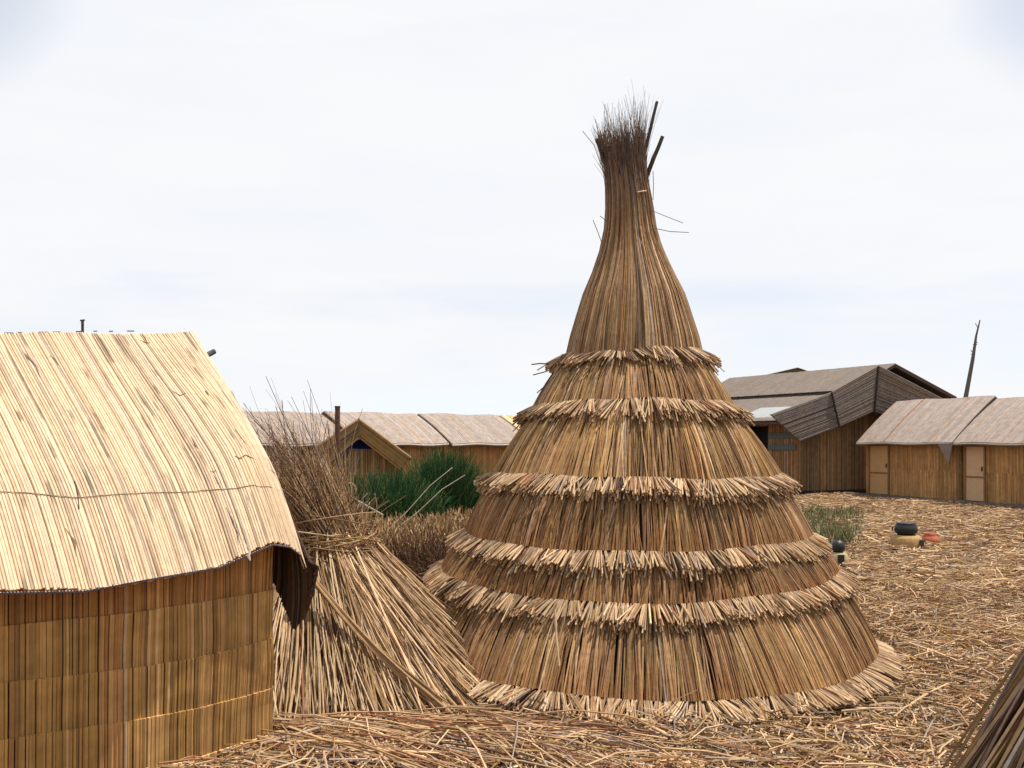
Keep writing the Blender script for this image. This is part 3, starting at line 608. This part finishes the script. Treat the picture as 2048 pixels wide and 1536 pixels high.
tR1, W1 = hutbox('reed_hut', (10.80, 30.3), d1, n1, 3.55, 2.5, 1.62, 2.9, 'low grey roofed hut with a tan door at its left end, left of its twin', GREY, 1.38, (4, .6, 3, 2.4, .4, 0), 'twin low huts on the right', doors=((.18, .98, 1.52, (.50, .33, .17)),), wallk=1.4)
tR2, W2 = hutbox('reed_hut', (12.16, 26.75), d1, n1, 3.7, 2.5, 1.62, 2.82, 'low grey roofed hut with a pinkish door, cut by the right frame edge', GREY, 1.38, (4, .6, 3, 2.4, .4, 0), 'twin low huts on the right', doors=((.08, .72, 1.52, (.56, .39, .27)),), wallk=1.4)
# folded mat corner hanging between the twin roofs
m = MB(); q = W1([3.2, 3.72, 3.72, 3.62], [.27, .27, .2, .3], [1.6, 1.62, 1.5, 1.05]); prism(m, q[[0, 1, 3]], np.r_[n1 * .03, 0], (.22, .19, .18)); m.build('hanging_mat', M_FAR, tR1)
d2 = np.array([.66, .75]); n2 = np.array([.75, -.66])
for k, (x0, hr, rk, rw, L, lab) in enumerate(((-7.0, 2.36, 1.25, GREY, 3.0, 'leftmost grey shed of the far row, seen behind the dry reed tops'),
                                            (-3.85, 2.40, 1.35, GREY, 3.05, 'grey shed of the far row directly behind the small gabled hut'),
                                            (-.62, 2.42, 1.3, GREY, 3.2, 'grey shed of the far row rising behind the tall green reeds'),
                                            (2.72, 2.42, 1.5, (1, 6, 1, 0, 0, 0), 3.0, 'shed with a fresh cream roof peeking out left of the conical hut'))):
    base = np.array([-1.35, 27.0]); P0 = base + d2 * x0 / 1.0 * 1.0
    hutbox('reed_shed', P0, d2, n2, L, 2.1, 1.60, hr, lab, rw, rk, (3, .6, 2.4, 3.6, .8, 0), 'row of far sheds', over=.25, ends=(.02, .02), plat=False, wallk=1.3, hb=0)
# small gabled hut: gable to the camera
A = thing('gabled_hut', (-3.55, 22.6, 0), 'small gabled reed hut with a blue triangle under its peak', 'hut')
Yg = 22.6; zx = lambda x, y, Yd=Yg: px(x, y, Yd)
pk, le, re_ = zx(718, 838, Yg - .35), zx(632, 893, Yg - .35), zx(822, 915, Yg - .35)
pi_, li, ri = zx(718, 876, Yg - .3), zx(640, 940, Yg - .3), zx(800, 940, Yg - .3)
def quadmat(m, a, b, c_, d_, N, K, rad, col, back=(.12, .08, .04), cap=False, off=(0, .03, -.0)):
    a, b, c_, d_ = map(np.array, (a, b, c_, d_))    # reeds run a->b ... d->c
    fn = lambda u, v: ((a + (d_ - a) * u[..., None]) * (1 - v)[..., None] + (b + (c_ - b) * u[..., None]) * v[..., None])
    reedmat(m, fn, N, K, rad, col, S=4, cap=cap); uu, vv = np.meshgrid(np.linspace(0, 1, 4), np.linspace(0, 1, 3), indexing='ij'); sheet(m, fn(uu, vv) + np.array(off) * .5, off, back)
olive = (3, .6, 6, .6, .3, 1)
for a_, b_ in ((le, li), (re_, ri)):
    m = MB(); quadmat(m, pk, a_, b_ , pi_, 16, 5, .016, palette(16, olive) * 1.1, cap=True); m.build('verge_band', M_FAR, A)
back = np.array([-.42, 2.6, .0])
for a_ in (le, re_):
    m = MB(); quadmat(m, pk, a_, a_ + back, pk + back, 90, 3, .018, palette(90, (3, 2, 4, .5, .2, 2)), off=(0, 0, -.05)); m.build('roof', M_FAR, A)
m = MB(); wx0, wx1 = zx(655, 900)[0], zx(800, 900)[0]; N = 66; xx = np.linspace(wx0, wx1, N); ztop = np.interp(xx, [wx0, zx(690, 0)[0], zx(745, 0)[0], wx1], [zx(0, 915)[2], zx(0, 898)[2], zx(0, 898)[2], zx(0, 925)[2]])
for z0, z1, o in ((0, .92, 0), (.9, None, .012)):
    zt = ztop if z1 is None else np.full(N, z1); P = np.stack([np.c_[xx, np.full(N, Yg - o), np.full(N, z0)], np.c_[xx, np.full(N, Yg - o), zt]], 1); tubes(m, P, .016, palette(N, (4, .8, 6, .5, .2, .2)) * .95, S=4)
prism(m, [[wx0, Yg + .03, 0], [wx1, Yg + .03, 0], [wx1, Yg + .03, 1.3], [wx0, Yg + .03, 1.3]], (0, .04, 0), (.12, .08, .04)); m.build('front_wall', M_FAR, A)
m = MB(); prism(m, [zx(676, 900, Yg + .12), zx(752, 900, Yg + .12), zx(718, 862, Yg + .12)], (0, .03, 0), (.015, .03, .30)); m.build('blue_panel', M_CLOTH, A)
for x_ in (wx0, wx1):
    m = MB(); prism(m, [[x_, Yg + .04, 0], [x_ - .3, Yg + 2.6, 0], [x_ - .3, Yg + 2.6, 1.15], [x_, Yg + .04, 1.15]], (.03, 0, 0), (.28, .19, .09)); m.build('side_wall', M_FAR, A)
m = MB(); a = pk + [0, -.03, .02]; tubes(m, np.array([[a, zx(718, 880, Yg - .39)]]), .014, np.array([.12, .09, .06]), S=5, cap=True); m.build('peak_batten', M_WOOD, A)

# big building on the right
gD = norm(np.array([.9, .43])); bD = np.array([-gD[1], gD[0]]); C0 = np.array([8.9, 30.8])
BB = thing('reed_house', (C0[0], C0[1], 0), 'largest building, dark grey mat roof and folded gable mats, behind the twin huts', 'house')
def WB(s_, b_, z): s_, b_, z = np.broadcast_arrays(np.asarray(s_, float), np.asarray(b_, float), np.asarray(z, float)); return np.concatenate([C0 + s_[..., None] * gD + b_[..., None] * bD, z[..., None]], -1)
PKS = 3.25; HP = 4.06
def rz(s_): return np.interp(s_, [-.75, 1.45, PKS, 6.9], [2.35, 3.22, HP, 2.72])
wc = (4, .5, 2.2, 2.6, 1.2, 1.2)
m = MB(); N = 200; s_ = np.linspace(0, 6.3, N); P = np.stack([WB(s_, 0 * s_ + .01 * rng.normal(size=N), .12), WB(s_, 0 * s_, rz(s_) - .1)], 1); tubes(m, P, .022, (.5 * palette(N, wc) + .5 * np.array([.23, .155, .09])) * 1.15 * (.7 + .5 * vnoise(s_ * 2.2, seed=2))[:, None], S=4)
prism(m, WB([0, 6.3, 6.3, PKS, 0], [.05] * 5, [.1, .1, 2.8, 3.9, 2.5]), np.r_[bD * .05, 0], (.1, .06, .04)); m.build('gable_wall', M_FAR, BB)
m = MB(); N = 230; b_ = np.linspace(0, 7.2, N); kp = ~((b_ > 1.45) & (b_ < 2.6)); hh = np.where(kp, .12, 2.15)
P = np.stack([WB(0 * b_ + .01 * rng.normal(size=N), b_, hh), WB(0 * b_, b_, 2.5)], 1); tubes(m, P, .022, palette(N, (4, .6, 3, 3, .6, .3)) * 1.05, S=4)
for b0, b1 in ((0, 1.45), (2.6, 7.2)): prism(m, WB([.05] * 4, [b0, b1, b1, b0], [.1, .1, 2.5, 2.5]), np.r_[gD * .05, 0], (.1, .06, .04))
m.build('side_wall', M_FAR, BB)
m = MB(); prism(m, WB([.35] * 4, [1.3, 2.8, 2.8, 1.3], [.1, .1, 2.3, 2.3]), np.r_[gD * .03, 0], (.012, .01, .015)); m.build('doorway', M_WOOD, BB)  # near-black sheet behind the opening, the unlit interior put into its colour
for z0 in (1.92, 1.56):
    m = MB(); prism(m, WB([-.05] * 4, [.12, 1.38, 1.38, .12], [z0 - .17, z0 - .17, z0, z0]), np.r_[-gD * .03, 0], (.10, .14, .17)); m.build('blue_board', M_CLOTH, BB)
m = MB(); prism(m, WB([6.3] * 4, [0, 7.2, 7.2, 0], [.1, .1, 2.8, 2.8]), np.r_[gD * .05, 0], (.2, .14, .08)); m.build('side_wall', M_FAR, BB)
m = MB(); prism(m, WB([0, 6.3, 6.3, PKS, 0], [7.2] * 5, [.1, .1, 2.8, 3.9, 2.5]), np.r_[bD * .05, 0], (.2, .14, .08)); m.build('gable_wall', M_FAR, BB)
DG = (.6, .0, .0, .5, .1, 12)
def slope(s0, s1, dz, b0=-.75, b1=7.6, nm='roof'):
    z0, z1 = float(rz(s0)) + dz, float(rz(s1)) + dz
    m = MB(); N = 260; quadmat(m, WB(s0, b0, z0), WB(s1, b0, z1), WB(s1, b1, z1), WB(s0, b1, z0), N, 4, .022, palette(N, DG, .06) * .72, off=(0, 0, -.07), back=(.06, .05, .05)); return m.build(nm, M_FAR, BB)
slope(PKS, 1.35, .06); slope(1.6, -.85, -.06); slope(PKS, 6.0, .05)
m = MB(); q = WB([-.6, .3, .3, -.6], [.5, .5, 2.2, 2.2], [0, 0, 0, 0]); q[:, 2] = rz(np.array([-.6, .3, .3, -.6])) - .02; prism(m, q, (0, 0, .02), (.34, .38, .44)); m.build('patch', M_CLOTH, BB)
# folded gable mats hanging below the verge
fd = -.78
def gp(x, y, extra=0.0):                            # pixel -> point on the plane just in front of the gable
    r_ = (x - CX) / F; O = C0 + (fd + extra) * bD; k = np.array([[r_, -gD[0]], [1, -gD[1]]]); Yd, s__ = np.linalg.solve(k, O); return px(x, y, Yd)
for quad in (((1756, 731), (1664, 783), (1680, 853), (1748, 823)), ((1662, 785), (1541, 829), (1600, 882), (1677, 853)), ((1757, 731), (1886, 798), (1880, 862), (1749, 823))):
    q = [gp(*p_) for p_ in quad]; m = MB(); N = 44; quadmat(m, q[0], q[1], q[2], q[3], N, 5, .026, palette(N, DG, .05) * .62, off=(-.01, .03, 0), back=(.06, .05, .05), cap=True); m.build('gable_mat', M_FAR, BB)
m = MB(); tubes(m, np.array([[gp(1757, 733, -.04), gp(1749, 826, -.04)]]), .03, np.array([.04, .03, .03]), S=5, cap=True); m.build('seam_batten', M_WOOD, BB)
m = MB(); tubes(m, np.array([[gp(1663, 785, -.06), gp(1679, 855, -.06)]]), .028, np.array([.04, .03, .03]), S=5, cap=True); m.build('seam_batten', M_WOOD, BB)
m = MB(); prism(m, WB([-.15, 6.4, 6.4, -.15], [-.2, -.2, 7.3, 7.3], [-.02] * 4), (0, 0, .13), (.035, .03, .035)); m.build('platform', M_WOOD, BB)
# house behind it, only its roof peak shows
pkb = px(1590, 737, 41)
hb_ = thing('reed_house', (pkb[0], 41, 0), 'hidden building whose brown roof peak shows over the largest roof', 'house')
m = MB(); L0, R0 = px(1440, 772, 41), px(1740, 790, 41)
prism(m, [[L0[0], 41, 0], [R0[0], 41, 0], R0 - [0, 0, .1], pkb - [0, 0, .1], L0 - [0, 0, .1]], (0, .1, 0), (.3, .2, .1)); m.build('gable_wall', M_FAR, hb_)
for e in (L0, R0):
    m = MB(); quadmat(m, pkb + [0, -.4, 0], e + [0, -.4, 0], e + [0, 4, 0], pkb + [0, 4, 0], 120, 3, .02, palette(120, (2, 1, .5, 2.5, .3, 2)) * .7, off=(0, 0, -.08)); m.build('roof', M_FAR, hb_)
# leaning pole
a, b = px(1931, 797, 33.5), px(1960, 640, 33.5); d_ = (b - a); foot = a - d_ * (a[2] / d_[2]); q = np.array([foot, a, a + d_ * .5, a + d_ * .8, b]); q[3, 0] -= .03
m = MB(); tubes(m, q[None], np.array([[.085, .075, .06, .035, .018]]), np.array([.13, .13, .14]), S=10, cap=True)
for k in range(14): p_ = a + d_ * (.35 + .6 * rng.random()); m2 = p_ + rng.normal(size=3) * .06; tubes(m, np.array([[p_, m2]]), .012, np.array([.12, .12, .13]), S=4)
tag(m.build('leaning_pole', M_WOOD, loc=foot), 'tall dark pole leaning to the right behind the twin huts', 'pole')

# ================================================================== STOVES AND POTS
def blob(c, prof, col, nm, M_, label, cat, squash=1.0):
    m = MB(); lathe(m, c, prof, col, S=24, squash=squash); return m
b = px(1812, 1097, 15.6); b[2] = gh(b[0], b[1])
st = thing('clay_stove', b, 'tan clay stove out on the straw, carrying the larger black pot', 'stove')
m = MB(); lathe(m, b, [(.0, -.01), (.235, -.01), (.25, .06), (.235, .16), (.20, .205), (.12, .215), (0, .215)], (.40, .27, .13), S=24); m.build('body', M_CLAY, st, smooth=True)
m = MB(); prism(m, b + np.array([[.12, -.24, .02], [.20, -.20, .02], [.20, -.20, .14], [.12, -.24, .16]]), (.03, .08, 0), (.02, .015, .015)); m.build('fire_opening', M_SOOT, st)
pt = b + [0, 0, .2]
pm = thing('cooking_pot', pt, 'round black sooty pot sitting on the tan clay stove', 'pot')
m = MB(); lathe(m, pt, [(0, 0), (.10, .0), (.165, .05), (.178, .10), (.165, .155), (.14, .185), (.15, .20), (.13, .205), (0, .18)], (.012, .012, .018), S=26); m.build('body', M_SOOT, pm, smooth=True)
m = MB(); a = np.linspace(-.7, .7, 8); q = pt + np.stack([-.165 - .05 * np.cos(a), 0 * a, .11 + .045 * np.sin(a)], -1); tubes(m, q[None], .011, np.array([.015, .015, .02]), S=7, cap=True); m.build('handle', M_SOOT, pm)
c = px(1860, 1088, 16.2); c[2] = gh(c[0], c[1]) + .005
pm = thing('clay_pot', c, 'small reddish clay pot lying beside the tan stove', 'pot')
m = MB(); lathe(m, c, [(0, 0), (.09, 0), (.14, .05), (.15, .10), (.12, .155), (.085, .18), (.10, .215), (.09, .218), (.07, .18), (0, .16)], (.42, .13, .08), S=24); m.build('body', M_CLAY, pm, smooth=True)
m = MB(); lathe(m, c + np.array([-.10, -.09, 0]), [(0, 0), (.05, 0), (.062, .05), (.05, .09), (0, .1)], (.03, .02, .03), S=16); m.build('charred_side', M_SOOT, pm, smooth=True)
b = px(1674, 1131, 13.6); b[2] = gh(b[0], b[1])
st = thing('clay_stove', b, 'beige clay stove half hidden behind the right flank of the conical hut', 'stove')
m = MB(); lathe(m, b, [(0, -.01), (.15, -.01), (.155, .08), (.14, .17), (.11, .20), (0, .205)], (.40, .33, .22), S=24); m.build('body', M_CLAY, st, smooth=True)
m = MB(); prism(m, b + np.array([[-.035, -.165, .01], [.05, -.165, .01], [.05, -.155, .18], [-.035, -.155, .18]]), (0, .05, 0), (.012, .01, .012)); m.build('fire_opening', M_SOOT, st)
pt = b + [.01, -.02, .19]
pm = thing('cooking_pot', pt, 'smaller black pot on the beige stove at the right flank of the conical hut', 'pot')
m = MB(); lathe(m, pt, [(0, 0), (.05, 0), (.085, .04), (.094, .09), (.08, .14), (.055, .165), (.03, .18), (0, .182)], (.012, .012, .018), S=22); m.build('body', M_SOOT, pm, smooth=True)
m = MB(); q = pt + np.array([[.0, 0, .175], [0, 0, .205]]); tubes(m, q[None], .014, np.array([.015, .015, .02]), S=8, cap=True); m.build('lid_knob', M_SOOT, pm)

# ================================================================== CAMERA, SUN, SKY
cam = bpy.data.cameras.new('camera'); co = bpy.data.objects.new('camera', cam); COL.objects.link(co)
co.location = (0, 0, H); co.rotation_euler = (radians(90), 0, 0); cam.sensor_width = 36; cam.lens = 36 * F / 2048; cam.shift_y = (HY - 768) / 2048; cam.clip_end = 8000; cam.clip_start = .05
scene.camera = co
sd = norm(np.array([.36, .05, 1.0])); el = math.asin(sd[2]); az = math.atan2(sd[0], sd[1])
sun = bpy.data.lights.new('sun', 'SUN'); sun.energy = 5.0; sun.angle = radians(.8); sun.color = (1, .94, .84)
so = bpy.data.objects.new('sun', sun); COL.objects.link(so); so.location = (0, 0, 30)
from mathutils import Vector
so.rotation_euler = Vector(-sd).to_track_quat('-Z', 'Y').to_euler()
wd = bpy.data.worlds.new('World'); scene.world = wd; wd.use_nodes = True; nt = wd.node_tree; N_, L_ = nt.nodes, nt.links
for n_ in list(N_): N_.remove(n_)
out = N_.new('ShaderNodeOutputWorld'); sky = N_.new('ShaderNodeTexSky'); sky.sky_type = 'NISHITA'; sky.sun_disc = False; sky.sun_elevation = el; sky.sun_rotation = az; sky.altitude = 3800
b1 = N_.new('ShaderNodeBackground'); b1.inputs[1].default_value = .13; L_.new(sky.outputs[0], b1.inputs[0])
tc = N_.new('ShaderNodeTexCoord'); mp = N_.new('ShaderNodeMapping'); mp.inputs['Scale'].default_value = (1.6, 1.6, 9.0); L_.new(tc.outputs['Generated'], mp.inputs['Vector'])
nz = N_.new('ShaderNodeTexNoise'); nz.inputs['Scale'].default_value = 1.7; nz.inputs['Detail'].default_value = 6; nz.inputs['Roughness'].default_value = .5; L_.new(mp.outputs[0], nz.inputs['Vector'])
r1 = N_.new('ShaderNodeMapRange'); r1.inputs[1].default_value = .34; r1.inputs[2].default_value = .56; r1.inputs[3].default_value = .80; r1.inputs[4].default_value = 1.0; L_.new(nz.outputs['Fac'], r1.inputs[0])
# the veil is thickest overhead: thin bands of blue only low in the sky
sx = N_.new('ShaderNodeSeparateXYZ'); L_.new(tc.outputs['Generated'], sx.inputs[0])
r2 = N_.new('ShaderNodeMapRange'); r2.inputs[1].default_value = .07; r2.inputs[2].default_value = .16; L_.new(sx.outputs['Z'], r2.inputs[0])
mxm = N_.new('ShaderNodeMath'); mxm.operation = 'MAXIMUM'; L_.new(r1.outputs[0], mxm.inputs[0])
r3 = N_.new('ShaderNodeMath'); r3.operation = 'MULTIPLY'; r3.inputs[1].default_value = .985; L_.new(r2.outputs[0], r3.inputs[0]); L_.new(r3.outputs[0], mxm.inputs[1])
nz2 = N_.new('ShaderNodeTexNoise'); nz2.inputs['Scale'].default_value = 2.2; nz2.inputs['Detail'].default_value = 4; L_.new(mp.outputs[0], nz2.inputs['Vector'])
cr = N_.new('ShaderNodeValToRGB'); cr.color_ramp.elements[0].position = .3; cr.color_ramp.elements[0].color = (.82, .845, .885, 1); cr.color_ramp.elements[1].position = .7; cr.color_ramp.elements[1].color = (.87, .87, .875, 1); L_.new(nz2.outputs['Fac'], cr.inputs[0])
b2 = N_.new('ShaderNodeBackground'); b2.inputs[1].default_value = .875; L_.new(cr.outputs[0], b2.inputs[0])
veil_fac = mxm.outputs[0]                               # bluer tint put into the sky at the two upper frame corners
for dx in (-.60, .60):
    dv = norm(np.array([dx, 1, .50])); dp = N_.new('ShaderNodeVectorMath'); dp.operation = 'DOT_PRODUCT'; dp.inputs[1].default_value = tuple(dv)
    nm_ = N_.new('ShaderNodeVectorMath'); nm_.operation = 'NORMALIZE'; L_.new(tc.outputs['Generated'], nm_.inputs[0]); L_.new(nm_.outputs[0], dp.inputs[0])
    rr_ = N_.new('ShaderNodeMapRange'); rr_.interpolation_type = 'SMOOTHSTEP'; rr_.inputs[1].default_value = .991; rr_.inputs[2].default_value = 1.0; rr_.inputs[3].default_value = 0; rr_.inputs[4].default_value = .33; L_.new(dp.outputs['Value'], rr_.inputs[0])
    sb = N_.new('ShaderNodeMath'); sb.operation = 'SUBTRACT'; L_.new(veil_fac, sb.inputs[0]); L_.new(rr_.outputs[0], sb.inputs[1]); veil_fac = sb.outputs[0]
mx = N_.new('ShaderNodeMixShader'); L_.new(veil_fac, mx.inputs[0]); L_.new(b1.outputs[0], mx.inputs[1]); L_.new(b2.outputs[0], mx.inputs[2]); L_.new(mx.outputs[0], out.inputs[0])
scene.view_settings.view_transform = 'Standard'; scene.view_settings.look = 'None'; scene.view_settings.exposure = .34; scene.view_settings.gamma = 1
for o in scene.objects:
    if '_o' in o: del o['_o']
